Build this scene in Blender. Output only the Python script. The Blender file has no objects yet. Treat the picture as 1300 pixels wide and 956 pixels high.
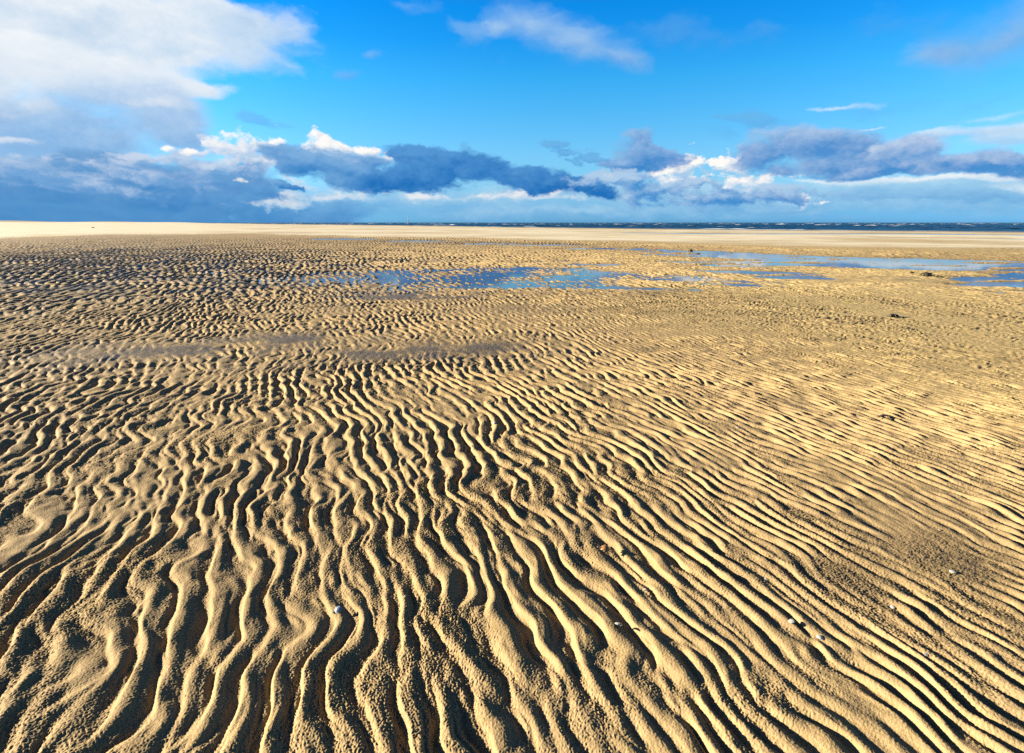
import bpy, math, random, time
import numpy as np
T0 = time.time()
C = bpy.context
scene = C.scene
col = scene.collection
rad = math.radians

# ------------------------------------------------------------------ camera
H = 1.30                       # eye height above pool level
F = 722.0                      # focal length in photo pixels (photo 1300 wide)
PITCH = rad(11.81)
SUN_AZ, SUN_EL = rad(-84), rad(14.5)

cd = bpy.data.cameras.new('camera')
cd.sensor_width = 36.0
cd.lens = 36.0 * F / 1300.0
cd.shift_y = -44.5 / 1300.0
cd.clip_start = 0.05
cd.clip_end = 30000
cam = bpy.data.objects.new('camera', cd)
col.objects.link(cam)
cam.location = (0, 0, H)
cam.rotation_euler = (math.pi / 2 - PITCH, 0, 0)
scene.camera = cam


def ray(x, y):
    """direction of a place seen in the photo"""
    dx, dz, dy = (x - 650) / F, -(y - 433.5) / F, 1.0
    c, s = math.cos(PITCH), math.sin(PITCH)
    return dx, dy * c + dz * s, dz * c - dy * s


def azel(x, y):
    dx, dy, dz = ray(x, y)
    return math.atan2(dx, dy), math.atan2(dz, math.hypot(dx, dy))


def ground(x, y, z=0.0):
    dx, dy, dz = ray(x, y)
    t = (z - H) / dz
    return dx * t, dy * t


# ------------------------------------------------------------------ helpers
def tag(o, label=None, cat=None, group=None, kind=None):
    if label: o['label'] = label
    if cat: o['category'] = cat
    if group: o['group'] = group
    if kind: o['kind'] = kind
    return o


def grid_object(name, co, rows, cols, mat, wrap=False, attrs=None, extra_faces=None):
    me = bpy.data.meshes.new(name)
    n = len(co)
    r = np.arange(rows - 1)[:, None]
    if wrap:
        c = np.arange(cols)[None, :]
        cn = (c + 1) % cols
    else:
        c = np.arange(cols - 1)[None, :]
        cn = c + 1
    q = np.stack([r * cols + c, r * cols + cn, (r + 1) * cols + cn, (r + 1) * cols + c], -1)
    q = q.reshape(-1, 4).astype(np.int32)
    nf = len(q)
    me.vertices.add(n)
    me.vertices.foreach_set('co', co.astype(np.float32).ravel())
    me.loops.add(nf * 4)
    me.loops.foreach_set('vertex_index', q.ravel())
    me.polygons.add(nf)
    me.polygons.foreach_set('loop_start', (np.arange(nf) * 4).astype(np.int32))
    me.update(calc_edges=True)
    me.polygons.foreach_set('use_smooth', np.ones(nf, dtype=bool))
    for k, v in (attrs or {}).items():
        a = me.attributes.new(k, 'FLOAT', 'POINT')
        a.data.foreach_set('value', v.astype(np.float32).ravel())
    me.materials.append(mat)
    o = bpy.data.objects.new(name, me)
    col.objects.link(o)
    return o


# ------------------------------------------------------------------ noise tiles
rng = np.random.default_rng(11)


def fgrid(n, size):
    k = np.fft.fftfreq(n, size / n)          # cycles per metre
    return np.meshgrid(k, np.fft.rfftfreq(n, size / n), indexing='ij')


def norm(a):
    a = a - a.mean()
    return (a / a.std()).astype(np.float32)


def stripes(n, size, lam, ang, direction, band=.2, iters=4, gain=1.6):
    """oriented band-limited pattern with forks and ends, wave vector along direction"""
    kx, ky = fgrid(n, size)
    k = np.hypot(kx, ky)
    k0 = 1 / lam
    th = np.arctan2(ky, kx) - direction
    th = (th + math.pi / 2) % math.pi - math.pi / 2
    Hf = np.exp(-((k - k0) / (band * k0)) ** 2) * np.exp(-(th / ang) ** 2)
    x = rng.standard_normal((n, n)).astype(np.float32)
    for i in range(iters):
        x = norm(np.fft.irfft2(np.fft.rfft2(x) * Hf, s=(n, n)))
        if i < iters - 1:
            x = np.tanh(gain * x)
    X = np.fft.rfft2(x)
    return x, norm(x)


def cloudy(n, size, lam0, lam1, slope=1.0):
    kx, ky = fgrid(n, size)
    k = np.hypot(kx, ky) + 1e-9
    Hf = np.where((k > 1 / lam0) & (k < 1 / lam1), k ** (-slope), 0)
    x = rng.standard_normal((n, n))
    return norm(np.fft.irfft2(np.fft.rfft2(x) * Hf, s=(n, n)))


def bil(tile, size, x, y):
    n = tile.shape[0]
    u = (x * (n / size)) % n
    v = (y * (n / size)) % n
    i = np.floor(u).astype(np.int32); j = np.floor(v).astype(np.int32)
    fu = (u - i).astype(np.float32); fv = (v - j).astype(np.float32)
    i %= n; j %= n
    i1 = (i + 1) % n; j1 = (j + 1) % n
    return (tile[i, j] * (1 - fu) + tile[i1, j] * fu) * (1 - fv) + (tile[i, j1] * (1 - fu) + tile[i1, j1] * fu) * fv


def upsample(tile, m):
    """band-limited enlargement of a periodic tile"""
    n = tile.shape[0]
    Xf = np.fft.fft2(tile)
    out = np.zeros((n * m, n * m), dtype=complex)
    h = n // 2
    out[:h, :h] = Xf[:h, :h]; out[:h, -h:] = Xf[:h, -h:]
    out[-h:, :h] = Xf[-h:, :h]; out[-h:, -h:] = Xf[-h:, -h:]
    return (np.fft.ifft2(out).real * m * m).astype(np.float32)


RD = rad(-21)                                    # crests run 21 degrees left of forward
PX, PY = math.cos(-RD), math.sin(-RD)            # unit vector across the crests (to the right)
PX, PY = math.cos(RD), -math.sin(RD)
wdir = math.atan2(PY, PX)
LAM = 0.094
TS = 15.0
rip_a = upsample(stripes(1024, TS, LAM, .26, wdir, .36, 2, 1.1)[1], 2)
rip_b = upsample(stripes(1024, TS, LAM * 1.02, .50, wdir, .34, 2, 1.0)[1], 2)
rip_c = upsample(stripes(1024, TS * .93, LAM * .50, .45, wdir, .40, 1, 1.0)[1], 2)
rip_d = upsample(stripes(1024, TS * 1.3, .19, .55, wdir, .40, 2, 1.2)[1], 2)
rip_e = upsample(stripes(1024, TS * .8, .066, .24, wdir, .42, 2, 1.0)[1], 2)
big = cloudy(512, 60.0, 30.0, 1.2, 1.6)
mid = cloudy(1024, 30.0, 3.0, .25, 1.3)
mid2 = cloudy(1024, 33.0, 3.0, .25, 1.3)
fine = cloudy(1024, 12.0, .6, .05, .8)
grain = cloudy(1024, 2.6, .013, .0058, .5)
gr2 = cloudy(1024, 3.1, .05, .012, .6)
print('tiles', round(time.time() - T0, 1))

# ------------------------------------------------------------------ sand sheet
# rows: distances from the spot under the camera, finer where the eye is near
rs = list(np.geomspace(.12, .88, 14))
r = .92
while r < 9000:
    rs.append(r)
    px = r * r / (H * 740) * .62
    if r < 34:
        dr = min(max(.0024, px), .042 + max(0, r - 12) * .003)
    elif r < 110:
        dr = min(px, r * .006)
    else:
        dr = r * .02
    r += dr
rs = np.array(rs)
fine_az = np.arange(-rad(50), rad(50), .00125)
coarse = np.linspace(rad(50), 2 * math.pi - rad(50), 150)[:-1]
az = np.concatenate([fine_az, coarse])
R, A = np.meshgrid(rs, az, indexing='ij')
R = R.astype(np.float32); A = A.astype(np.float32)
SX = (R * np.sin(A)).ravel(); SY = (R * np.cos(A)).ravel()
Rf = R.ravel(); Af = ((A.ravel() + math.pi) % (2 * math.pi)) - math.pi
rows, cols = len(rs), len(az)
print('sand grid', rows, cols, rows * cols)


def sstep(a, b, x):
    t = np.clip((x - a) / (b - a), 0, 1)
    return t * t * (3 - 2 * t)


def curve(pts, z=0.0):
    """distance from the camera foot as a function of azimuth, through seen places"""
    a = [azel(x, y)[0] for x, y in pts]
    d = [math.log(math.hypot(*ground(x, y, z))) for x, y in pts]
    return np.array(a), np.array(d)


SEA_Z = -.18
bar_edge = curve([(-200, 306.5), (0, 305), (150, 300), (300, 299), (420, 302), (560, 306), (700, 311), (860, 317.5), (1000, 322), (1150, 326), (1300, 329), (1600, 333)])
shore = curve([(100, 282.9), (200, 283.3), (325, 284.4), (450, 285.6), (560, 287), (650, 288.5), (800, 290.2), (900, 291.2), (1000, 291.8), (1150, 293.2), (1300, 294.6), (1600, 297)], SEA_Z)
ch1 = curve([(600, 294), (760, 295.2), (900, 297), (1000, 297), (1150, 297.2), (1300, 298.8), (1600, 302)])
ch2 = curve([(900, 299.5), (1000, 300.5), (1150, 302), (1300, 304), (1600, 308)])


def dist_at(cv, a):
    return np.exp(np.interp(a, cv[0], cv[1])).astype(np.float32)


# shallow pools as seen: x, y, half width, half height, depth
POOLS = [
    (655, 346, 140, 8, .034), (560, 358, 150, 9, .018), (585, 352, 110, 7, .030), (690, 358, 85, 6, .034), (500, 347, 60, 5, .022),
    (620, 364, 75, 3.2, .026), (430, 352, 70, 8, .016), (500, 368, 75, 6, .012), (395, 358, 50, 10, .010),
    (800, 366, 110, 3.0, .026), (870, 355, 110, 2.6, .028), (960, 346, 90, 2.6, .030), (1010, 353, 60, 3, .024),
    (930, 362, 80, 2.4, .022), (760, 336, 70, 3.0, .022), (700, 332, 50, 2.4, .020),
    (460, 303.5, 60, 1.1, .05), (550, 306.2, 55, 1.3, .05), (620, 309.5, 36, 1.4, .04), (700, 311.5, 60, 1.4, .04), (610, 304.5, 20, .8, .03),
    (780, 316, 80, 1.5, .04), (880, 320, 70, 1.8, .045), (850, 324, 60, 1.6, .03),
    (960, 326, 90, 3.0, .05), (1060, 330, 120, 3.5, .05), (1180, 333, 120, 3.5, .055), (1290, 338, 110, 4.5, .055),
    (1000, 335, 110, 2.6, .035), (1120, 338, 90, 3.0, .05), (930, 338, 60, 1.8, .028), (1240, 341, 60, 2.0, .03), (1400, 340, 120, 5, .055),
    (1262, 356.5, 44, 4.6, .055), (1330, 355, 60, 6.5, .06), (1228, 362.5, 26, 1.6, .035), (1290, 364, 60, 1.8, .030),
    (1265, 371.5, 26, 1.6, .026), (1310, 371, 26, 1.8, .030), (1225, 372, 14, .9, .018), (1100, 358, 30, 1.2, .012),
    (330, 356, 90, 6, .012), (820, 350, 80, 2.2, .026), (740, 351, 60, 2.4, .024), (880, 333, 70, 1.8, .026), (300, 345, 70, 4, .012), (560, 330, 60, 2, .018),
]
# low or smoothed places in the ripple field: x, y, rx, ry, how flat (0..1)
FLATS = [
    (560, 448, 300, 13, .70), (300, 446, 180, 13, .85), (100, 452, 130, 10, .45), (170, 520, 70, 12, .4),
    (190, 645, 95, 22, .62), (110, 610, 70, 14, .45), (240, 560, 120, 12, .50), (510, 520, 40, 22, .55),
    (1170, 700, 85, 46, .80), (1215, 730, 70, 28, .80), (1060, 740, 60, 30, .35), (1130, 640, 40, 14, .3),
    (1180, 395, 150, 26, .50), (1000, 380, 180, 12, .35), (1240, 440, 120, 20, .30), (1120, 360, 120, 12, .70), (1020, 440, 160, 24, .25),
    (860, 425, 130, 10, .45), (750, 398, 200, 8, .35), (420, 398, 60, 5, .4), (520, 378, 60, 5, .7), (640, 476, 60, 9, .3),
    (560, 560, 40, 14, .3), (330, 470, 60, 8, .35),
]
WETS = [
    (1160, 690, 120, 40, .42), (1225, 728, 130, 30, .42), (1070, 745, 90, 30, .4), (190, 645, 90, 24, .30),
    (560, 450, 260, 12, .8), (290, 447, 190, 13, 1.1), (90, 450, 130, 12, .4), (520, 378, 90, 8, 1.2), (780, 372, 160, 7, .5),
    (1140, 355, 60, 4, .4), (1180, 470, 80, 5, .4), (720, 395, 160, 6, .4), (330, 350, 250, 34, .7), (120, 345, 260, 40, .9),
    (1000, 520, 120, 14, .2), (60, 560, 110, 40, .15),
]


GOLD = [  # golden drier sand, lightened also to offset the low sun on flat ground
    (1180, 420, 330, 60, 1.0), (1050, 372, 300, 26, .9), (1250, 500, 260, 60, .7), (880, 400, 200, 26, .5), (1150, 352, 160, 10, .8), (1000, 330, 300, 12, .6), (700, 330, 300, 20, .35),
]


def spots(lst, a, r):
    """sum of soft spots given in seen coordinates, laid on the ground"""
    inv = 1 / r
    out = np.zeros_like(a)
    mx = np.zeros_like(a)
    for x, y, rx, ry, amp in lst:
        a0 = azel(x, y)[0]
        cs = math.cos(a0)
        r0 = math.hypot(*ground(x, y)); ra = math.hypot(*ground(x, y - min(ry, (y - 283) * .6))); rb = math.hypot(*ground(x, y + ry))
        di = (1 / rb - 1 / ra) / 2
        da = rx / F * cs * cs * 1.02
        q = ((a - a0) / da) ** 2 + ((inv - 1 / r0) / di) ** 2
        g = np.exp(-q * .9) * amp
        np.maximum(mx, g, out=mx)
        out += g
    return mx * .75 + out * .25


def height(x, y, a, r, detail=True):
    """sand surface: returns z, wetness, dryness"""
    b1 = bil(big, 60, x + 7, y + 3)
    b2 = bil(big, 60, y * .8 - 11, x * .8 + 19)
    m2b = bil(mid, 9.0, y, x)
    m1 = bil(mid, 30, x, y); m2 = bil(mid2, 33, x, y)
    # domain warp: sinuous crests
    s1 = bil(mid, 14.0, x * .9 + 3, y); 
    ox = .030 * m1 + .12 * b1 + .013 * s1
    oy = .030 * m2 + .12 * b2
    xs, ys = x + ox, y + oy
    dis = np.clip(.30 + .45 * b2 + .30 * m1, 0, 1)
    left = sstep(-.30, -.62, a) * sstep(9, 4, r) * .85
    dis = np.clip(np.maximum(dis * sstep(1.2, 5.5, r) + .28 + .25 * m1, left), 0, 1)
    dis = dis * (1 - .92 * sstep(.08, .40, a) * sstep(14, 8, r))
    far = sstep(6.5, 15, r) * (1 - .75 * sstep(.1, .45, a) * sstep(16, 10, r))
    nrm = np.sqrt((1 - dis) ** 2 + dis ** 2) 

    def pat(u, v):
        return (bil(rip_a, TS, u, v) * (1 - dis) + bil(rip_b, TS, u, v) * dis) / nrm
    lean = -.08 * LAM * np.tanh(pat(xs, ys) * .8)
    xs2, ys2 = xs - PX * lean, ys - PY * lean
    p = pat(xs2, ys2)
    pc = bil(rip_c, TS * .93, xs2, ys2)
    pd = bil(rip_d, TS * 1.3, xs, ys)
    pe = bil(rip_e, TS * .8, x + .020 * m1 + .09 * b1 + .008 * s1 - PX * lean * .5, y + .020 * m2 + .09 * b2 - PY * lean * .5)
    thin = .12 + .60 * sstep(.02, .38, a + .10 * b2) * sstep(15, 9, r)
    p = (p * (1 - thin) + pe * thin * .95) / np.sqrt((1 - thin) ** 2 + thin ** 2)
    p = (p * (1 - far) + pd * far) / np.sqrt((1 - far) ** 2 + far ** 2)
    p = np.clip(p, -2.4, 2.6)
    shape = np.tanh(p * .85) * .75 + .30 * p - .03 * p * p
    trough = sstep(.4, -1.0, p)
    shape = shape + pc * (.13 + .22 * trough) + .14 * m2b
    # envelope
    flat = spots(FLATS, a, r)
    env = np.clip(.98 + .16 * b1 + .12 * m2 + .22 * m2b * sstep(.05, .4, a), .35, 1.35)
    env = env * (1 - np.clip(flat * (1 + .45 * m1), 0, .93))
    env = env * (1 - .20 * sstep(.1, .4, a) * sstep(4, 3, r))
    env = env * (1 + .30 * sstep(.15, .5, a) * sstep(3, 5, r) * sstep(14, 9, r))
    Db = dist_at(bar_edge, a) * (1 + .025 * bil(big, 60, x * 1.3, y * 1.3) + .008 * m1)
    Ds = dist_at(shore, a)
    on_bar = sstep(1.0, 1.10, r / Db)
    env = env * (1 - .94 * on_bar)
    env = env * (1 - sstep(45, 80, r)) * (1 + 1.3 * sstep(7, 18, r))
    amp = .0082
    z = .032 + amp * env * shape
    z += .006 * bil(big, 60, x, y) + .0022 * m1 * sstep(80, 20, r)
    # pools
    dep = spots(POOLS, a, r)
    sd = sstep(.22, .46, a)
    low = -.0050 - .0085 * sd + .006 * m1 + .010 * sd * bil(mid2, 30, x * .35 + 4, y * 1.2)
    k_ = np.clip(dep / .020, 0, 1.2)
    z = z * (1 - k_ * np.clip(1, 0, 1)) + (low + amp * env * shape * (1.1 - .55 * sd)) * k_
    # the bar beyond the ripples
    side = sstep(-.35, .45, a)
    top = .040 + .022 * side
    u = (np.log(np.maximum(r, 1)) - np.log(Db)) / np.maximum(np.log(Ds) - np.log(Db), .2)
    bar = top * sstep(-.01, .12 , (r / Db - 1)) + .010 * np.sin(u * 9 + b1) * on_bar
    fall = sstep(.74, 1.0, u)
    bar = bar * (1 - fall) + (SEA_Z - .045) * fall
    bar = bar - sstep(1.0, 1.4, u) * 2.5
    z = np.where(r > Db * .985, z * (1 - on_bar) + .045 * on_bar + bar, z)
    rib = on_bar * sstep(1.30, 1.08, r / Db) * .012 * bil(rip_a, TS * 2.2, xs, ys * .6)
    z += rib
    for cv, w, lo in ((ch1, .060, -.085), (ch2, .045, -.07)):
        Dc = dist_at(cv, a)
        g = np.exp(-((r / Dc - 1) / w) ** 2)
        g *= sstep(.12 if cv is ch1 else .50, .24 if cv is ch1 else .64, a)
        z = z * (1 - g) + lo * g
    # far low dune to the left, rising above the horizon line
    dune = sstep(-.44, -.60, a) * np.exp(-((np.log(np.maximum(r, 1)) - math.log(520)) / .35) ** 2) * (1.75 + .35 * np.sin(a * 23) + .25 * np.sin(a * 61 + 1))
    farflat = sstep(-.36, -.46, a) * sstep(150, 400, r) * .35
    z = z + dune + farflat
    wet = spots(WETS, a, r)
    wet = wet * np.clip(.75 + .4 * m1 + .35 * m2b - .22 * np.tanh(p), 0, 1.5) + .20 * sstep(.4, 1.8, b1 * .8 + m2 * .6) * (1 - on_bar) * sstep(.35, .05, a)
    wet = wet + .9 * sstep(.007, -.004, z) * sstep(200, 60, r)
    wet = np.clip(wet * (1 - .8 * on_bar * sstep(.01, .05, z)), 0, 1)
    dry = on_bar * sstep(0, 1, (r / Db - 1.03 - .12 * side) / (.14 + .14 * side)) * np.clip(.85 + .25 * b2 - .5 * (z < .05), 0, 1)
    dry = np.maximum(dry * (1 - .6 * sstep(.86, 1.0, u)), sstep(-.4, -.5, a) * on_bar * sstep(1.1, 1.4, r / Db))
    grass = sstep(.9, 1.5, dune) * sstep(-.5, -.56, a)
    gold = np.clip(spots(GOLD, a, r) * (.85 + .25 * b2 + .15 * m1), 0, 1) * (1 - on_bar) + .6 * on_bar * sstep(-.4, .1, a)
    if detail:
        near = sstep(11, 3, r)
        g = bil(grain, 2.6, x, y); g2 = bil(gr2, 3.1, x, y); f = bil(fine, 12, x, y)
        rough = np.clip(.85 + .45 * m1 - .35 * np.tanh(p), .35, 1.6)
        z = z + near * rough * (.00105 * g + .00050 * g2) + sstep(9, 4, r) * .0007 * f * (1 - on_bar)
    return z, wet, dry, grass, gold


ZS, WET, DRY, GRASS, GOLDA = [np.empty(len(SX), dtype=np.float32) for _ in range(5)]
CH = 400000
for i in range(0, len(SX), CH):
    s = slice(i, i + CH)
    ZS[s], WET[s], DRY[s], GRASS[s], GOLDA[s] = height(SX[s], SY[s], Af[s], Rf[s])
print('heights', round(time.time() - T0, 1))


def sand_z(x, y):
    x = np.array([x], dtype=np.float32); y = np.array([y], dtype=np.float32)
    return float(height(x, y, np.arctan2(x, y), np.hypot(x, y))[0][0])


# ------------------------------------------------------------------ materials
def new_mat(name):
    m = bpy.data.materials.new(name)
    m.use_nodes = True
    nt = m.node_tree
    return m, nt, nt.nodes['Principled BSDF'], nt.nodes, nt.links


class G:
    """tiny shader-node expression helper"""
    def __init__(s, nt): s.nt = nt; s.n = nt.nodes; s.l = nt.links

    def put(s, sock, v):
        if isinstance(v, (int, float)):
            sock.default_value = v
        elif isinstance(v, (tuple, list)):
            sock.default_value = tuple(v) if len(sock.default_value) == len(v) else (*v, 1)
        else:
            s.l.new(v, sock)

    def m(s, op, a, b=0.0, c=0.0, clamp=False):
        n = s.n.new('ShaderNodeMath'); n.operation = op; n.use_clamp = clamp
        s.put(n.inputs[0], a)
        s.put(n.inputs[1], b)
        s.put(n.inputs[2], c)
        return n.outputs[0]

    def mix(s, f, a, b, mode='MIX'):
        n = s.n.new('ShaderNodeMix'); n.data_type = 'RGBA'; n.blend_type = mode
        s.put(n.inputs[0], f); s.put(n.inputs[6], a); s.put(n.inputs[7], b)
        return n.outputs[2]

    def mr(s, v, a, b, c=0.0, d=1.0, smooth=True):
        n = s.n.new('ShaderNodeMapRange')
        if smooth: n.interpolation_type = 'SMOOTHSTEP'
        s.put(n.inputs[0], v)
        for i, q in enumerate((a, b, c, d)): s.put(n.inputs[i + 1], q)
        return n.outputs[0]

    def noise(s, vec, scale, detail=4, rough=.55, out=0):
        n = s.n.new('ShaderNodeTexNoise')
        s.put(n.inputs['Vector'], vec)
        n.inputs['Scale'].default_value = scale; n.inputs['Detail'].default_value = detail
        n.inputs['Roughness'].default_value = rough
        return n.outputs[out]

    def map(s, vec, loc=(0, 0, 0), rot=(0, 0, 0), scale=(1, 1, 1), typ='POINT'):
        n = s.n.new('ShaderNodeMapping'); n.vector_type = typ
        s.put(n.inputs['Vector'], vec)
        n.inputs['Location'].default_value = loc; n.inputs['Rotation'].default_value = rot; n.inputs['Scale'].default_value = scale
        return n.outputs[0]

    def attr(s, name):
        n = s.n.new('ShaderNodeAttribute'); n.attribute_name = name
        return n.outputs['Fac']

    def bump(s, h, strength, dist):
        n = s.n.new('ShaderNodeBump'); n.inputs['Strength'].default_value = strength
        n.inputs['Distance'].default_value = dist
        s.put(n.inputs['Height'], h)
        return n.outputs[0]


def sand_material():
    m, nt, b, n, l = new_mat('rippled_sand')
    g = G(nt)
    geo = n.new('ShaderNodeNewGeometry').outputs['Position']
    wet, dry, grass = g.attr('wet'), g.attr('dry'), g.attr('grass')
    n1 = g.noise(geo, 420, 2, .7)          # grains
    n2 = g.noise(geo, 60, 3, .6)
    n3 = g.noise(geo, 1.3, 4, .6)
    n4 = g.noise(g.map(geo, scale=(.03, .12, 1)), 6, 4, .6)
    c = g.mix(g.mr(n3, .35, .68), SAND_A, SAND_B)
    c = g.mix(g.m('MULTIPLY', g.mr(n2, .35, .7), .45), c, SAND_C)
    c = g.mix(g.mr(n1, .30, .42, .62, 0.0), c, (.030, .021, .012))     # dark grains
    c = g.mix(g.mr(n1, .60, .70, 0.0, .55), c, (.26, .195, .11))        # pale grains
    c = g.mix(g.m('MULTIPLY', g.attr('gold'), .75), c, g.mix(g.mr(n2, .35, .7), (.258, .194, .086), (.30, .230, .108)))  # golden tone, base colour lifted where level sand catches little sun
    c = g.mix(g.m('MULTIPLY', wet, .88), c, WETC)
    d = g.mix(g.mr(n4, .35, .65), DRY_A, DRY_B)
    c = g.mix(dry, c, d)
    c = g.mix(g.m('MULTIPLY', grass, .75), c, (.055, .048, .020))
    l.new(c, b.inputs['Base Color'])
    g.put(b.inputs['Roughness'], g.mr(wet, 0, 1, .88, .52))
    g.put(b.inputs['Specular IOR Level'], g.mr(wet, 0, 1, .12, .30))
    nb = g.bump(g.m('MULTIPLY', g.m('ADD', g.m('MULTIPLY', n1, .4), g.noise(geo, 170, 2, .6)), g.mr(dry, 0, 1, 1, .12)), .6, .004)
    l.new(nb, b.inputs['Normal'])
    return m


SAND_A = (0.2138, 0.152, 0.0727)
SAND_B = (0.1885, 0.1346, 0.0681)
SAND_C = (0.2455, 0.1805, 0.095)
WETC = (0.0601, 0.0452, 0.0255)
DRY_A = (0.4383, 0.3959, 0.304)
DRY_B = (0.3535, 0.304, 0.205)

sand_mat = sand_material()
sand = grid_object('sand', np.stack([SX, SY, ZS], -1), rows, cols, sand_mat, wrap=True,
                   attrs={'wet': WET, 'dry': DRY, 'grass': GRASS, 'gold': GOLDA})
tag(sand, kind='structure')
print('sand', round(time.time() - T0, 1))


def water_material(name, base, rough, bump_scale, bump_strength, alpha=None):
    m, nt, b, n, l = new_mat(name)
    g = G(nt)
    geo = n.new('ShaderNodeNewGeometry').outputs['Position']
    b.inputs['Base Color'].default_value = (*base, 1)
    b.inputs['Roughness'].default_value = rough
    b.inputs['IOR'].default_value = 1.33
    nb = g.bump(g.noise(geo, bump_scale, 3, .5), bump_strength, .02)
    l.new(nb, b.inputs['Normal'])
    return m, g, b


# pools: still water at z = 0 lying in the low places, over the sand
pool_mat, pg, pb_ = water_material('pool_water', (.030, .034, .034), .03, 2.0, .03)
pr = np.concatenate([np.linspace(4.5, 30, 40), np.geomspace(31, 75, 30)])
pa_ = np.linspace(-1.0, 1.0, 120)
PR, PA = np.meshgrid(pr, pa_, indexing='ij')
pcap = np.minimum(PR, np.tile((dist_at(bar_edge, pa_) * 1.06)[None, :], (len(pr), 1)))
pool = grid_object('pool_water', np.stack([(pcap * np.sin(PA)).ravel(), (pcap * np.cos(PA)).ravel(), np.zeros(PA.size)], -1),
                   len(pr), len(pa_), pool_mat)
tag(pool, kind='structure')


def channel(cv, a0, a1, w):
    aa = np.linspace(a0, a1, 160)
    D = dist_at(cv, aa)
    k = np.linspace(-w, w, 5)[:, None]
    RR = D[None, :] * (1 + k)
    co = np.stack([(RR * np.sin(aa)).ravel(), (RR * np.cos(aa)).ravel(), np.zeros(RR.size)], -1)
    o = grid_object('channel_water', co, 5, 160, pool_mat)
    return tag(o, kind='structure')


channel(ch1, .13, 1.0, .14)
channel(ch2, .5, 1.0, .10)

# ------------------------------------------------------------------ sea
def sea_object():
    m, nt, b, n, l = new_mat('sea_water')
    g = G(nt)
    geo = n.new('ShaderNodeNewGeometry').outputs['Position']
    foam = g.attr('foam')
    c = g.mix(g.mr(g.noise(g.map(geo, scale=(.02, .05, 1)), 1.0, 3, .6), .35, .65), (.001, .0105, .022), (.0007, .007, .016))
    c = g.mix(foam, c, (.60, .64, .68))
    l.new(c, b.inputs['Base Color'])
    g.put(b.inputs['Roughness'], g.mr(foam, 0, 1, .35, .9))
    g.put(b.inputs['Specular IOR Level'], g.mr(foam, 0, 1, .16, .1))
    nb = g.bump(g.noise(g.map(geo, scale=(.35, 1, 1)), .5, 3, .5), .35, .15)
    l.new(nb, b.inputs['Normal'])
    rr = np.concatenate([np.arange(62, 330, .62), np.geomspace(331, 1500, 500), np.geomspace(1520, 16000, 60)])
    aa = np.arange(-rad(36), rad(52), .0016)
    RR, AA = np.meshgrid(rr, aa, indexing='ij')
    x = RR * np.sin(AA); y = RR * np.cos(AA)
    Ds = dist_at(shore, AA.ravel()).reshape(AA.shape)
    wv = cloudy(1024, 260, 40, 3.0, 1.5)
    wv2 = cloudy(1024, 190, 14, 1.5, 1.0)
    fm = cloudy(1024, 300, 60, 6, .6)
    hgt = .11 * bil(wv, 260, x * .7, y * 1.3) + .05 * bil(wv2, 190, x * .6, y * 1.3)
    depth = np.clip((RR / Ds - 1) * 3.0, 0, 1)
    swell = np.clip(.13 + .0 * RR, 0, 1)
    hgt = hgt * (.10 + .90 * depth) * sstep(9000, 1500, RR)
    # whitecaps and breaking crests near the bar
    u = RR / Ds
    brk = bil(fm, 300, x * .45 + 13, y * 1.6 + 5)
    crest = sstep(1.3, 2.2, bil(wv, 260, x * .7, y * 1.3)) * sstep(1.1, 1.9, brk)
    edge = sstep(1.045, 1.0, u) * sstep(.955, .99, u) * sstep(.0, .7, brk + .55)
    lines = np.exp(-((u - 1.075 - .012 * bil(fm, 300, x * .1, y * .1)) / .014) ** 2) * sstep(.35, .9, bil(fm, 300, x * .3 + 40, y * .3))
    fo = np.clip(crest * sstep(4000, 300, RR) * .9 + edge * .9 + lines * .9, 0, 1)
    hgt = hgt + .14 * crest + .10 * lines
    z = SEA_Z + hgt - .02 * (u < 1)
    z = np.where(RR > 9000, SEA_Z, z)
    o = grid_object('sea', np.stack([x.ravel(), y.ravel(), z.ravel()], -1), len(rr), len(aa), m, attrs={'foam': fo.ravel()})
    tag(o, kind='structure')


sea_object()
print('sea', round(time.time() - T0, 1))

# ------------------------------------------------------------------ world: Nishita sky and clouds by direction
# clouds: one map over azimuth and elevation, computed here from noise
CW, CHH = 2400, 760
AZ0, AZ1, EL0, EL1 = -rad(62), rad(62), -rad(1), rad(38)


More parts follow.
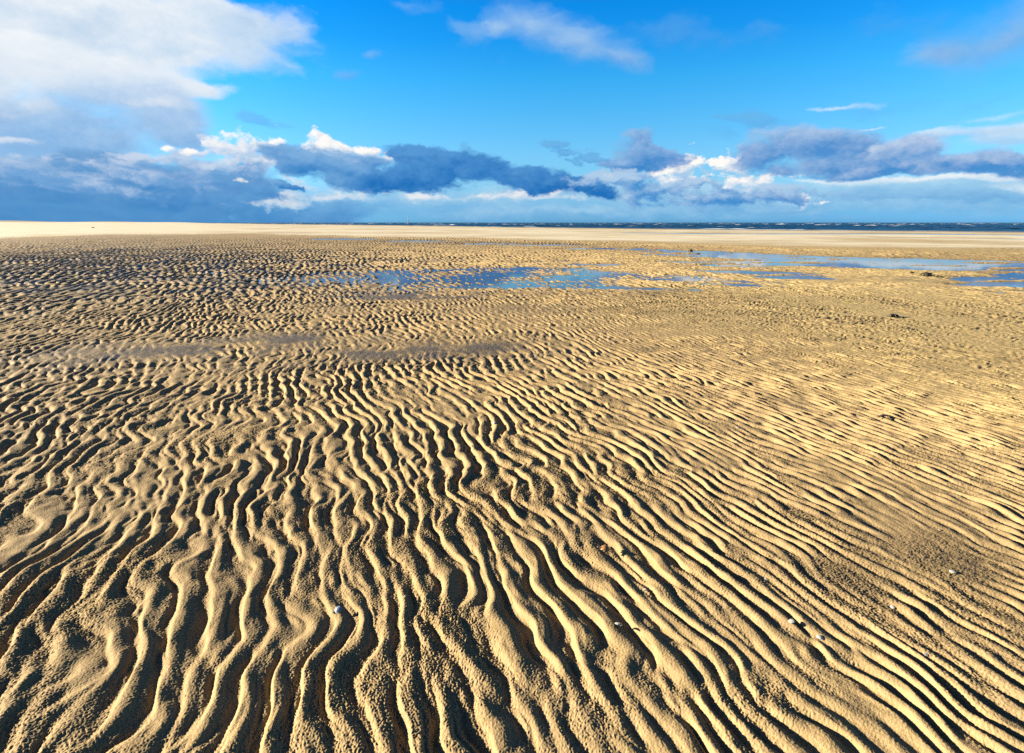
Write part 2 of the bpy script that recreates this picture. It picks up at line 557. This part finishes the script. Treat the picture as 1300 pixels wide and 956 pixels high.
def cloud_map():
    rg = np.random.default_rng(5)

    def fb(shape_scale, lam0, lam1, slope, seed):
        """periodic fractal noise tile, 1024 px, value about N(0,1)"""
        r_ = np.random.default_rng(seed)
        n_ = 1024
        kx = np.fft.fftfreq(n_)[:, None] * n_; ky = np.fft.rfftfreq(n_)[None, :] * n_
        k = np.hypot(kx, ky) + 1e-9
        Hf = np.where((k >= lam0) & (k <= lam1), k ** (-slope), 0)
        x = np.fft.irfft2(np.fft.rfft2(r_.standard_normal((n_, n_))) * Hf, s=(n_, n_))
        return norm(x)

    ua = np.linspace(AZ0, AZ1, CW, dtype=np.float32)
    va = np.linspace(EL0, EL1, CHH, dtype=np.float32)
    V, U = np.meshgrid(va, ua, indexing='ij')
    soft1 = fb(1, 2, 400, 1.75, 1); soft2 = fb(1, 2, 400, 1.75, 2)
    soft3 = fb(1, 2, 400, 1.9, 3); hard = fb(1, 2, 400, 1.72, 4); wisp = fb(1, 2, 400, 1.6, 6)
    grit = fb(1, 3, 400, 1.4, 9)
    bill = fb(1, 3, 400, 1.68, 7)

    def at(tile, u, v, size):
        return bil(tile, size, v, u)

    W1 = at(soft1, U, V * 2, 1.3); W2 = at(soft2, U, V * 2, 1.3)
    W3 = at(grit, U, V * 1.5, .45); W4 = at(grit, U + .2, V * 1.5 + .3, .45)
    img = np.zeros((CHH, CW, 3), dtype=np.float32)
    alp = np.zeros((CHH, CW), dtype=np.float32)
    lin = lambda c: np.array([(v / 255) ** 2.2 for v in c], dtype=np.float32)
    def tone(c):
        r_, g_, b_ = c
        k = min(1, (b_ - r_) / 50)
        return lin((r_ * (1 - .05 * k), g_ * (1 - .005 * k), b_))
    rot = lambda t: (math.cos(rad(t)), math.sin(rad(t)))

    def layer(ells, light, dark, op=1.0, amp=.5, soft=.5, tile=0, fine=.3, y=(180, 240), klit=.5, kv=.55, edge=.25, warp=1.0, size=.55, flat=2.0, k=5.0):
        t = (hard, soft3, wisp, bill)[tile]
        # work only in the window the ellipses reach
        us, vs = [], []
        for e in ells:
            m_ = 2.2 * max(e[2], 6) + 25; n_ = 2.4 * max(e[3], 5) + 14 + abs(math.sin(rad(e[4] if len(e) > 4 else 0))) * e[2] * 1.5
            us += [azel(e[0] - m_, e[1])[0], azel(e[0] + m_, e[1])[0]]
            vs += [azel(e[0], e[1] - n_)[1], azel(e[0], e[1] + n_)[1]]
        j0, j1 = np.clip(np.searchsorted(ua, (min(us), max(us))), 0, CW)
        i0, i1 = np.clip(np.searchsorted(va, (min(vs), max(vs))), 0, CHH)
        win = (slice(i0, i1), slice(j0, j1))
        Uw, Vw = U[win], V[win]
        w1, w2, w3, w4 = W1[win], W2[win], W3[win], W4[win]
        u = Uw + warp * (.010 * w1 + .0022 * w3)
        v = Vw + warp * (.004 * w2 + .0012 * w4)

        def dens(u, v):
            s = None
            for e in ells:
                x, yy, rx, ry = e[:4]
                tt = e[4] if len(e) > 4 else 0
                a0, e0 = azel(x, yy)
                ax = abs(azel(x + rx, yy)[0] - azel(x - rx, yy)[0]) / 2
                ey = abs(azel(x, yy - ry)[1] - azel(x, yy + ry)[1]) / 2
                c, sn = rot(tt)
                du, dv = u - a0, v - e0
                p = (du * c + dv * sn) / ax; q = (-du * sn + dv * c) / ey
                r2 = np.sqrt(p * p + q * q)
                b = np.exp(-k * np.minimum(r2, 6))
                s = b if s is None else s + b
            r_ = -np.log(s + 1e-12) / k
            if tile == 2:
                nz = at(t, u * .45 + v * .25, v * 2.6, size)
            else:
                nz = at(t, u, v * flat, size)
            return 1 - r_ + amp * nz
        d = dens(u, v)
        a = sstep(0, soft, d) * op
        dl = dens(u - .009, v + .007)          # towards the sun, up and left
        es = [azel(650, yy)[1] for yy in y]
        tv = np.clip((Vw - es[1]) / (es[0] - es[1]), 0, 1) - .5
        L = .5 + kv * tv + klit * (d - dl) + edge * (np.exp(-np.maximum(d, 0) * 2.2) - .4)
        L = L + fine * .25 * w3
        L = np.clip(L, 0, 1)[..., None]
        c = tone(light) * L + tone(dark) * (1 - L)
        A = a[..., None]
        img[win] = img[win] * (1 - A) + c * A
        alp[win] = alp[win] * (1 - a) + a

    # high faint tufts
    layer([(690, 36, 72, 36, -22), (735, 58, 70, 34, -14), (640, 36, 46, 20), (780, 76, 40, 16, -8)], (186, 210, 240), (124, 174, 232), .92, .10, .9, 1, y=(5, 85), size=.6)
    layer([(505, 2, 50, 13), (440, 90, 20, 10), (600, 44, 46, 16, -25), (465, 62, 14, 9)], (150, 192, 238), (110, 168, 232), .5, .35, 1.2, 1, y=(0, 95), size=.6)
    layer([(1270, 52, 100, 50, 20), (1340, 20, 100, 70), (1200, 72, 60, 30)], (186, 206, 234), (130, 174, 226), .9, .10, 1.1, 1, y=(10, 90), size=.6)
    layer([(900, 45, 90, 22), (1130, 30, 80, 22), (1135, 132, 55, 18), (1250, 128, 70, 18, 10), (940, 165, 60, 16)], (116, 172, 230), (92, 156, 224), .36, .45, 1.4, 1, y=(0, 150), size=.6)
    layer([(1075, 126, 60, 5, -3), (1120, 157, 26, 2.6, 4), (1240, 150, 80, 8, 3), (1290, 164, 110, 15, 2)], (232, 240, 250), (176, 214, 246), .7, .22, 1.2, 1, y=(110, 180), size=.4)
    layer([(330, 160, 36, 8, -15), (368, 165, 20, 7), (605, 187, 14, 4, -35), (950, 150, 60, 10), (1090, 178, 60, 8)], (120, 172, 222), (96, 156, 216), .45, .5, 1.1, 1, y=(150, 190), size=.4)
    # great pale cloud, upper left
    layer([(20, 36, 260, 90, 0), (190, 36, 150, 60, -4), (290, 20, 100, 46, -10), (-160, 60, 260, 160)],
          (248, 250, 252), (208, 222, 241), 1.0, .16, .55, 1, y=(40, 110), klit=.4, kv=.15, size=.9, fine=.4, flat=1.6)
    layer([(300, 46, 110, 48, -6), (362, 80, 55, 16, -18), (230, 66, 100, 26, 10)], (228, 236, 247), (180, 208, 240), .9, .3, 1.3, 1, y=(10, 100), klit=.5, size=.6)
    layer([(200, 30, 120, 26, 4), (60, 20, 100, 20)], (200, 216, 240), (176, 198, 231), .4, .4, 1.3, 1, y=(0, 60), size=.6)
    layer([(70, 88, 190, 32, 4), (30, 70, 140, 34), (180, 108, 90, 17, -3), (245, 116, 76, 15, 3)], (251, 252, 253), (222, 231, 244), .98, .14, .6, 1, y=(70, 130), klit=.5, size=.5, warp=.8)
    # rain veil under it
    layer([(40, 160, 200, 76), (195, 152, 66, 56), (215, 180, 56, 34), (120, 118, 120, 26), (-100, 170, 200, 80), (120, 190, 140, 38)], (208, 222, 243), (144, 181, 226), .96, .12, .8, 1, y=(118, 208), klit=.3, size=.8, kv=.95)
    layer([(15, 128, 60, 18), (165, 165, 26, 16, 20), (200, 134, 50, 12), (36, 182, 30, 5)], (232, 236, 244), (196, 212, 236), .7, .35, 1.1, 1, y=(115, 180), size=.4)
    # pale band along the horizon
    layer([(560, 256, 320, 22), (900, 250, 320, 28), (1230, 246, 280, 40), (700, 270, 500, 12)], (184, 217, 240), (118, 176, 223), .92, .16, .7, 2, y=(232, 280), size=.6, kv=.6)
    # white heaps
    layer([(266, 187, 26, 13), (300, 194, 26, 12), (342, 188, 36, 18), (232, 196, 24, 8), (310, 207, 80, 12), (206, 190, 8, 6)], (255, 253, 250), (190, 208, 236), 1.0, .26, .42, 3, y=(178, 210), klit=.7, size=.4, flat=1.4, fine=.6, warp=.6, edge=.1)
    layer([(418, 188, 40, 14), (398, 198, 28, 11), (450, 192, 24, 7), (470, 205, 55, 10)], (255, 253, 249), (188, 208, 236), 1.0, .26, .42, 3, y=(176, 212), klit=.7, size=.4, flat=1.4, fine=.6, warp=.6, edge=.1)
    layer([(870, 214, 48, 12, 14), (918, 212, 42, 14, -8), (950, 232, 70, 15, -12), (985, 246, 50, 8, -8), (860, 228, 50, 9)], (255, 252, 247), (176, 206, 236), 1.0, .42, .5, 3, y=(198, 252), klit=.7, size=.3, flat=1.7, fine=.8)
    # dark bank lower left
    layer([(60, 256, 360, 44), (-160, 240, 260, 70), (260, 244, 150, 40), (330, 262, 110, 18), (150, 225, 120, 24), (100, 282, 420, 18)], (122, 166, 214), (76, 138, 198), 1.0, .14, .45, 1, y=(205, 268), klit=.5, size=.5)
    layer([(10, 206, 100, 17, -12), (60, 226, 120, 18, -8), (165, 209, 56, 14, 8), (190, 224, 110, 16, -4), (250, 214, 70, 13, -4)], (204, 214, 235), (122, 166, 216), .95, .26, .6, 3, y=(194, 236), klit=.8, size=.5, fine=.5)
    layer([(420, 266, 170, 18), (340, 256, 120, 18)], (118, 170, 218), (88, 150, 208), .75, .12, 1.0, 1, y=(235, 282), size=.5)
    layer([(70, 244, 150, 8, -4), (250, 228, 80, 7, -10), (330, 242, 100, 9, -6), (230, 254, 160, 10)], (110, 162, 214), (66, 130, 196), .65, .35, .9, 1, y=(220, 260), size=.45)
    layer([(120, 270, 330, 14), (0, 278, 360, 14)], (98, 154, 208), (86, 144, 202), .85, .15, 1.0, 2, y=(240, 282))
    layer([(300, 229, 26, 4, -8), (380, 229, 20, 6, -35), (395, 241, 24, 6, -20), (425, 253, 75, 8), (540, 249, 110, 6, -3), (650, 253, 80, 5), (370, 259, 60, 6), (704, 247, 28, 6, 20), (690, 256, 60, 4)],
          (240, 240, 240), (160, 200, 234), .85, .30, .9, 3, y=(225, 262), klit=.5, size=.35, fine=.5)
    # dark blue central clouds
    layer([(385, 209, 56, 16, -10), (440, 220, 80, 24, -6), (470, 208, 46, 11), (375, 238, 28, 6, -20), (480, 228, 60, 12)], (132, 176, 222), (58, 128, 196), .97, .16, .36, 0, y=(195, 240), klit=.7, size=.4, fine=.5)
    layer([(525, 193, 50, 10, -1), (560, 206, 84, 23, -10), (520, 228, 90, 20), (620, 224, 84, 21, -12), (690, 234, 80, 18, -3), (745, 238, 44, 13, -10), (660, 228, 40, 9)], (92, 152, 212), (32, 110, 184), .98, .15, .34, 0, y=(186, 246), klit=.6, size=.4, fine=.5)
    # small cloud and ragged mass to its right
    layer([(808, 186, 30, 19), (824, 200, 42, 19, -14), (796, 210, 30, 12)], (156, 186, 228), (60, 130, 200), .95, .16, .45, 0, y=(174, 215), klit=.7, size=.3, fine=.5)
    layer([(735, 200, 22, 5, 10), (744, 213, 18, 4, -10), (720, 190, 16, 5), (765, 206, 20, 4)], (110, 170, 222), (70, 140, 208), .65, .45, .7, 0, y=(184, 220), size=.2)
    layer([(775, 233, 56, 13, 4), (820, 241, 60, 15), (868, 238, 48, 13, 6), (930, 252, 100, 11), (1010, 247, 80, 11)], (184, 204, 232), (66, 138, 206), .88, .26, .5, 3, y=(222, 256), klit=.9, size=.35, fine=.5)
    # long grey cloud, right, level base
    layer([(1120, 231, 110, 6, -2), (1200, 232, 120, 5), (1290, 240, 60, 5)], (244, 247, 250), (190, 216, 238), .8, .22, .7, 2, y=(225, 245), size=.4)
    layer([(1030, 182, 84, 31, -2), (970, 196, 58, 20, 8), (1050, 208, 120, 21), (1000, 216, 70, 13, -8), (1100, 180, 40, 20), (1180, 216, 120, 12)], (176, 196, 230), (84, 142, 206), .97, .15, .45, 0, y=(152, 228), klit=.7, size=.5, fine=.5)
    layer([(1175, 192, 74, 27, 2), (1170, 210, 80, 17), (1260, 208, 90, 18, -6), (1345, 215, 80, 22)], (200, 210, 234), (80, 144, 208), .97, .15, .45, 0, y=(162, 228), klit=.7, size=.5, fine=.5)
    layer([(1200, 170, 56, 8), (1290, 178, 50, 14), (1125, 186, 16, 14, 30)], (232, 238, 246), (184, 206, 234), .7, .3, .8, 1, y=(160, 195), size=.5)
    layer([(1060, 246, 60, 9), (1180, 252, 140, 9), (960, 264, 90, 5)], (150, 194, 232), (106, 164, 218), .6, .3, .8, 3, y=(238, 262), size=.35)
    # fade towards the sides and the top of the map
    f = sstep(AZ0, AZ0 + .15, U) * sstep(AZ1, AZ1 - .15, U) * sstep(EL1, EL1 - .12, V)
    alp[:] = alp * f
    out = np.empty((CHH, CW, 4), dtype=np.float32)
    out[..., :3] = img / np.maximum(alp / np.maximum(f, 1e-6), 1e-3)[..., None] * (alp[..., None] > 0)
    out[..., 3] = alp
    return out


def make_world():
    w = bpy.data.worlds.new('World')
    scene.world = w
    w.use_nodes = True
    nt = w.node_tree
    g = G(nt)
    n, l = nt.nodes, nt.links
    bg = n['Background']
    bg.inputs[1].default_value = .0707
    sky = n.new('ShaderNodeTexSky'); sky.sky_type = 'NISHITA'; sky.sun_disc = False
    sky.sun_elevation = SUN_EL; sky.sun_rotation = SUN_AZ
    sky.air_density = 1.0; sky.dust_density = .6; sky.ozone_density = 1.5
    d = n.new('ShaderNodeTexCoord').outputs['Generated']
    sp = n.new('ShaderNodeSeparateXYZ'); l.new(d, sp.inputs[0])
    U = g.m('ARCTAN2', sp.outputs[0], sp.outputs[1])
    V = g.m('ARCSINE', sp.outputs[2])
    # clear air tint over elevation; top stop, above the view, dimmed to darken shadows
    ramp = n.new('ShaderNodeValToRGB')
    l.new(g.m('DIVIDE', V, .5), ramp.inputs[0])
    els = [(0.012, (0.106, 0.353, 1.006)), (0.033, (0.102, 0.321, 0.878)), (0.085, (0.141, 0.326, 0.701)), (0.136, (0.17, 0.373, 0.641)), (0.211, (0.178, 0.395, 0.61)), (0.333, (0.118, 0.404, 0.618)), (0.45, (0.061, 0.402, 0.65)), (0.56, (0.022, 0.355, 0.677)), (0.654, (0.008, 0.33, 0.688)), (0.88, (0.13, 0.16, 0.25))]
    cr = ramp.color_ramp
    while len(cr.elements) < len(els): cr.elements.new(.5)
    for e, (p, c) in zip(cr.elements, els): e.position = p; e.color = (*c, 1)
    base = g.mix(1.0, sky.outputs[0], ramp.outputs[0], 'MULTIPLY')
    # clouds lie over the clear sky, placed by azimuth and elevation
    cm = cloud_map()
    im = bpy.data.images.new('clouds', CW, CHH, alpha=True, float_buffer=True)
    im.colorspace_settings.name = 'Non-Color'
    im.alpha_mode = 'CHANNEL_PACKED'
    im.pixels.foreach_set(cm.ravel())
    im.update()
    im.pack()
    cmb = n.new('ShaderNodeCombineXYZ')
    l.new(g.m('DIVIDE', g.m('SUBTRACT', U, AZ0), AZ1 - AZ0), cmb.inputs[0])
    l.new(g.m('DIVIDE', g.m('SUBTRACT', V, EL0), EL1 - EL0), cmb.inputs[1])
    ti = n.new('ShaderNodeTexImage'); ti.image = im; ti.extension = 'CLIP'; ti.interpolation = 'Linear'
    l.new(cmb.outputs[0], ti.inputs[0])
    cc = g.mix(1.0, ti.outputs[0], (2.5, 2.5, 2.5), 'MULTIPLY')
    l.new(g.mix(ti.outputs[1], base, cc), bg.inputs[0])


make_world()

sd = bpy.data.lights.new('sun', 'SUN')
sd.energy = 5.0
sd.angle = rad(.53)
sd.color = (1.0, .87, .66)
sun = bpy.data.objects.new('sun', sd)
col.objects.link(sun)
dirv = (math.sin(SUN_AZ) * math.cos(SUN_EL), math.cos(SUN_AZ) * math.cos(SUN_EL), math.sin(SUN_EL))
from mathutils import Vector
sun.rotation_euler = Vector(dirv).to_track_quat('Z', 'Y').to_euler()
sun.location = Vector(dirv) * 50

# ------------------------------------------------------------------ things lying on the sand
def hit(x, y):
    """place on the sand surface seen at this spot of the photo"""
    dx, dy, dz = ray(x, y)
    hd = math.hypot(dx, dy)
    rr = np.geomspace(1.0, 700, 6000)
    t = rr / hd
    X_, Y_, Zr = (dx * t).astype(np.float32), (dy * t).astype(np.float32), H + dz * t
    zs = height(X_, Y_, np.arctan2(X_, Y_), rr.astype(np.float32))[0]
    k = np.argmax(zs >= Zr)
    if k == 0: k = len(rr) - 1
    return float(X_[k]), float(Y_[k]), float(zs[k])


def simple_mat(name, c1, c2, scale, rough=.6, spec=.3, bump=.0, c3=None):
    m, nt, b, n, l = new_mat(name)
    g = G(nt)
    tc = n.new('ShaderNodeTexCoord').outputs['Object']
    nz = g.noise(tc, scale, 4, .6)
    c = g.mix(g.mr(nz, .38, .62), c1, c2)
    if c3: c = g.mix(g.mr(g.noise(tc, scale * 3, 3, .6), .55, .7, 0, .7), c, c3)
    l.new(c, b.inputs['Base Color'])
    b.inputs['Roughness'].default_value = rough
    b.inputs['Specular IOR Level'].default_value = spec
    if bump: l.new(g.bump(g.noise(tc, scale * 2.5, 3, .6), bump, .002), b.inputs['Normal'])
    return m


def mesh_obj(name, verts, faces, mat, parent=None, smooth=True):
    me = bpy.data.meshes.new(name)
    me.from_pydata([tuple(v) for v in verts], [], [tuple(f) for f in faces])
    me.update()
    if smooth: me.polygons.foreach_set('use_smooth', [True] * len(me.polygons))
    me.materials.append(mat)
    o = bpy.data.objects.new(name, me)
    col.objects.link(o)
    o.parent = parent
    return o


SHELL_MATS = {
    'white': simple_mat('white_shell', (0.270, 0.259, 0.238), (0.216, 0.200, 0.173), 90, .35, .4),
    'cream': simple_mat('cream_shell', (0.226, 0.189, 0.130), (0.184, 0.135, 0.081), 90, .45, .4),
    'blue': simple_mat('blue_white_shell', (0.243, 0.265, 0.297), (0.098, 0.124, 0.173), 60, .3, .5),
    'brown': simple_mat('orange_brown_shell', (0.184, 0.081, 0.024), (0.108, 0.041, 0.013), 70, .5, .4, c3=(0.032, 0.017, 0.011)),
    'grey': simple_mat('grey_shell', (0.140, 0.135, 0.130), (0.216, 0.206, 0.189), 80, .5, .3),
}


def cockle(name, size, ribs, depth, mat, seed, broken=0.0, elong=1.0):
    """one valve of a shell: a ribbed fan, domed, with a beak at the hinge and real thickness"""
    rd_ = random.Random(seed)
    na, nr = ribs * 4 + 1, 12
    top, bot = [], []
    for i in range(nr):
        t = i / (nr - 1)
        for j in range(na):
            s = j / (na - 1) * 2 - 1
            a = s * rad(74) * (1 - .12 * t)
            rr_ = t * (1 + .03 * math.cos(j * math.pi / 2)) * (1 - broken * max(0, math.sin(j * .7 + seed)) * t)
            rr_ *= 1 - .22 * s * s
            x_ = size * .62 * rr_ * math.sin(a) * 1.05
            y_ = size * (rr_ * math.cos(a) - .45) * elong
            q = min(1, math.sqrt((x_ / (size * .6)) ** 2 + ((y_ - .02 * size) / (size * .56 * elong)) ** 2))
            z_ = size * depth * max(0.0, 1 - q ** 2.2) ** .75
            z_ += size * .015 * math.cos(j * math.pi / 2) * t + size * .006 * math.sin(t * 26)
            top.append((x_, y_, z_)); bot.append((x_ * .95, y_ * .95, z_ - size * .035))
    v = top + bot
    N = len(top)
    f = []
    for i in range(nr - 1):
        for j in range(na - 1):
            a_, b_, c_, d_ = i * na + j, i * na + j + 1, (i + 1) * na + j + 1, (i + 1) * na + j
            f.append((a_, d_, c_, b_)); f.append((N + a_, N + b_, N + c_, N + d_))
    for j in range(na - 1):
        a_, b_ = (nr - 1) * na + j, (nr - 1) * na + j + 1
        f.append((a_, N + a_, N + b_, b_))
    for i in range(nr - 1):
        for j in (0, na - 1):
            a_, b_ = i * na + j, (i + 1) * na + j
            f.append((a_, b_, N + b_, N + a_))
    return mesh_obj(name, v, f, mat)


GS = 'shells scattered over the rippled sand'
SHELLS = [
    (430, 775.5, .030, 'blue', 9, .36, 'pale blue white shell on the shaded side of a crest, bottom left of centre', (25, -18, 40)),
    (423, 778, .016, 'cream', 7, .3, 'tiny cream shell bit just left of the pale blue white shell', (10, 0, 200)),
    (785, 797, .034, 'white', 9, .40, 'white shell tipped up at the edge of a small pit, throwing a dark shadow', (48, 10, 150)),
    (1041, 811, .026, 'white', 8, .34, 'bright white shell on a sunlit crest, lower right foreground', (10, -6, 70)),
    (1210, 727, .030, 'white', 9, .30, 'white shell in the grey damp hollow beside the right edge', (8, 4, 100)),
    (972, 736, .017, 'white', 7, .30, 'small round white shell at the tip of a crest, left of the damp hollow', (6, -8, 10)),
    (1133, 772, .020, 'white', 7, .30, 'small white shell on the lower rim of the damp hollow', (16, -4, 320)),
    (1005, 790, .026, 'grey', 8, .30, 'greyish shell lying in a dark trough, lower right foreground', (20, 8, 240)),
    (1176, 833, .022, 'grey', 8, .26, 'greyish shell lying lowest and farthest right in the foreground', (8, 2, 15)),
    (937, 544, .028, 'white', 7, .28, 'white shell on the sunlit ripples right of centre, alone in mid distance', (5, 5, 60)),
    (1049, 558, .024, 'cream', 7, .28, 'cream shell among fine ripples, right of the lone white one', (5, -5, 160)),
    (785, 529, .030, 'white', 8, .26, 'flat white shell on the ripples, farthest of the shells right of centre', (4, 6, 75)),
    (628, 538, .034, 'white', 8, .34, 'white shell standing out above broken ripples near the middle of the beach', (15, -10, 20)),
    (599, 567, .022, 'cream', 7, .30, 'small cream shell just below the mid beach white shell', (10, 10, 120)),
    (649, 592, .020, 'cream', 7, .28, 'cream shell fragment on a smooth crest near the centre', (8, 0, 230)),
    (820, 749, .015, 'blue', 7, .26, 'tiny bluish shell on a thin crest below the orange brown fragment', (12, 4, 90)),
    (514, 758, .016, 'cream', 7, .26, 'tiny cream shell on a broad crest right of the pale blue one', (10, 4, 310)),
    (1193, 674, .016, 'cream', 7, .28, 'tiny cream shell at the upper rim of the damp hollow', (10, -4, 45)),
    (434, 557, .018, 'cream', 7, .28, 'tiny cream shell on the left side of the mid beach', (8, -4, 80)),
]
for i, (x, y, size, mt, ribs, depth, label, rt) in enumerate(SHELLS):
    size *= .85
    o = cockle('shell', size, ribs, depth, SHELL_MATS[mt], i)
    X_, Y_, Z_ = hit(x, y)
    o.location = (X_, Y_, Z_ + size * (-.04 + .28 * abs(math.sin(rad(rt[0])))))
    o.rotation_euler = tuple(rad(v) for v in rt)
    tag(o, label, 'shell', GS)

# the orange brown broken shell with its dark lump of weed
X_, Y_, Z_ = hit(769, 703)
root = bpy.data.objects.new('broken_shell', None)
col.objects.link(root); root.location = (X_, Y_, Z_)
tag(root, 'broken orange brown shell lying on a crest fork in the foreground', 'shell')
p1 = cockle('valve', .046, 8, .42, SHELL_MATS['brown'], 3, broken=.35, elong=.8)
p1.parent = root; p1.location = (-.004, 0, .011); p1.rotation_euler = (rad(14), rad(-10), rad(75))
p2 = cockle('valve', .028, 7, .38, SHELL_MATS['brown'], 5, broken=.5, elong=.7)
p2.parent = root; p2.location = (.022, .002, .012); p2.rotation_euler = (rad(-30), rad(18), rad(-50))

WEED = simple_mat('dark_seaweed', (.020, .016, .008), (.040, .028, .010), 40, .35, .5, .4)
WEED_B = simple_mat('brown_seaweed', (.060, .026, .008), (.020, .012, .006), 60, .4, .5, .4)


def tube(v, f, pts, radii, seg=6, flat=1.0):
    base = len(v)
    n = len(pts)
    for i, (p, r_) in enumerate(zip(pts, radii)):
        a = Vector(pts[max(i - 1, 0)]); b = Vector(pts[min(i + 1, n - 1)])
        d = (b - a).normalized()
        s = d.cross(Vector((0, 0, 1)))
        s = s.normalized() if s.length > 1e-4 else Vector((1, 0, 0))
        u = s.cross(d)
        for k in range(seg):
            t = 2 * math.pi * k / seg
            v.append(Vector(p) + s * math.cos(t) * r_ + u * math.sin(t) * r_ * flat)
    for i in range(n - 1):
        for k in range(seg):
            k2 = (k + 1) % seg
            f.append((base + i * seg + k, base + i * seg + k2, base + (i + 1) * seg + k2, base + (i + 1) * seg + k))
    f.append(tuple(base + k for k in range(seg))[::-1])
    f.append(tuple(base + (n - 1) * seg + k for k in range(seg)))


def weed(x, y, w, h, d, fronds, seed, label, tail=0.0, mat=None, core=True, sink=0.0):
    """heap of kelp: curling strap fronds over a lumpy core, w wide, h high, d deep"""
    rw = random.Random(seed)
    X_, Y_, Z_ = hit(x, y)
    root = bpy.data.objects.new('seaweed_clump', None)
    col.objects.link(root); root.location = (X_, Y_, Z_ - sink)
    tag(root, label, 'seaweed', 'dark seaweed left on the beach')
    mat = mat or WEED
    if core:
        v, f = [], []
        nu, nv = 22, 12
        for i in range(nv + 1):
            ph = math.pi * i / nv
            for j in range(nu):
                th = 2 * math.pi * j / nu
                k = 1 + .22 * math.sin(3 * th + seed) * math.sin(ph) + .16 * math.sin(7 * th + 2 * ph * 2 + seed) + .10 * rw.uniform(-1, 1)
                v.append((w * .36 * k * math.sin(ph) * math.cos(th), d * .38 * k * math.sin(ph) * math.sin(th), h * .30 + h * .48 * k * math.cos(ph)))
        for i in range(nv):
            for j in range(nu):
                j2 = (j + 1) % nu
                f.append((i * nu + j, (i + 1) * nu + j, (i + 1) * nu + j2, i * nu + j2))
        mesh_obj('holdfast', v, f, mat, root)
    v, f = [], []
    for q in range(fronds):
        a = rw.uniform(0, 2 * math.pi)
        L = rw.uniform(.35, .62)
        p = Vector((rw.uniform(-.2, .2) * w, rw.uniform(-.2, .2) * d, h * rw.uniform(.3, .85)))
        pts, rr_ = [], []
        for i in range(9):
            t = i / 8
            pts.append(p + Vector((math.cos(a) * w * L * t, math.sin(a) * d * L * t, -(p.z) * t ** 1.6 + .12 * h * math.sin(t * 9 + q) + .06 * h)))
            a += rw.uniform(-.35, .35)
            rr_.append(w * (.035 + .02 * math.sin(t * math.pi)) * (1 - .6 * t))
        tube(v, f, pts, rr_, 6, .35)
    if tail:
        pts = [Vector((-w * .2 - tail * t / 8, .02 * w * math.sin(t), h * .25 * (1 - t / 8) + .004)) for t in range(9)]
        tube(v, f, pts, [w * .05 * (1 - t / 9.5) for t in range(9)], 6, .6)
    mesh_obj('fronds', v, f, mat, root)
    return root


weed(1176, 350, .30, .085, .22, 26, 1, 'largest dark seaweed heap on bare sand left of the right hand pool')
weed(1157, 346.5, .12, .035, .10, 12, 2, 'small dark seaweed tuft just left of the largest heap')
weed(1134, 402.5, .15, .042, .12, 18, 3, 'dark seaweed lump with a thin tail, nearest of the dark clumps', tail=.09)
weed(877, 319.0, .20, .10, .16, 20, 4, 'dark clump at the foot of the pale sand bar by the channel end')
weed(886, 322.6, .22, .045, .20, 14, 5, 'low dark clump lying in the shallow water below the bar')
weed(118, 289.2, .75, .20, .5, 20, 6, 'tiny dark clump far off on the pale sand at the left')
weed(1118, 529.5, .12, .014, .05, 12, 7, 'thin brown sprig of seaweed flat on the fine ripples at the right', mat=WEED_B, core=False)

# ------------------------------------------------------------------ beacon out at sea
BM = simple_mat('weathered_white_paint', (.30, .31, .33), (.22, .23, .25), 1.5, .6, .2)
BD = simple_mat('grey_steel', (.30, .30, .31), (.22, .22, .23), 1.5, .6, .3)
dxb, dyb, dzb = ray(518, 282)
kb = 900 / dyb
root = bpy.data.objects.new('navigation_beacon', None)
col.objects.link(root); root.location = (dxb * kb, 900, SEA_Z)
tag(root, 'slim pale navigation beacon standing far out on the horizon', 'beacon')
v, f = [], []
tube(v, f, [Vector((0, 0, -1)), Vector((0, 0, 5)), Vector((0, 0, 10.6))], [.30, .26, .18], 12)
mesh_obj('mast', v, f, BM, root)
v, f = [], []
for sx, sy in ((1, 1), (1, -1), (-1, 1), (-1, -1)):
    tube(v, f, [Vector((sx * 1.5, sy * 1.5, -1)), Vector((sx * .25, sy * .25, 4.6))], [.12, .10], 8)
mesh_obj('brace', v, f, BD, root)
v, f = [], []
tube(v, f, [Vector((0, 0, 4.6)), Vector((0, 0, 4.85))], [.95, .95], 14)
mesh_obj('platform', v, f, BD, root)
v, f = [], []
tube(v, f, [Vector((0, 0, 10.6)), Vector((0, 0, 10.7)), Vector((0, 0, 11.7)), Vector((0, 0, 12.2))], [.2, .5, .5, .08], 12)
mesh_obj('lantern', v, f, BM, root)
print('objects', round(time.time() - T0, 1))


scene.view_settings.view_transform = 'Standard'
scene.view_settings.look = 'None'
scene.view_settings.exposure = 2.5
scene.view_settings.gamma = 1.0
scene.render.film_transparent = False
scene.cycles.use_denoising = False
scene.cycles.max_bounces = 4
scene.cycles.diffuse_bounces = 1
scene.cycles.glossy_bounces = 2
print('done', round(time.time() - T0, 1))
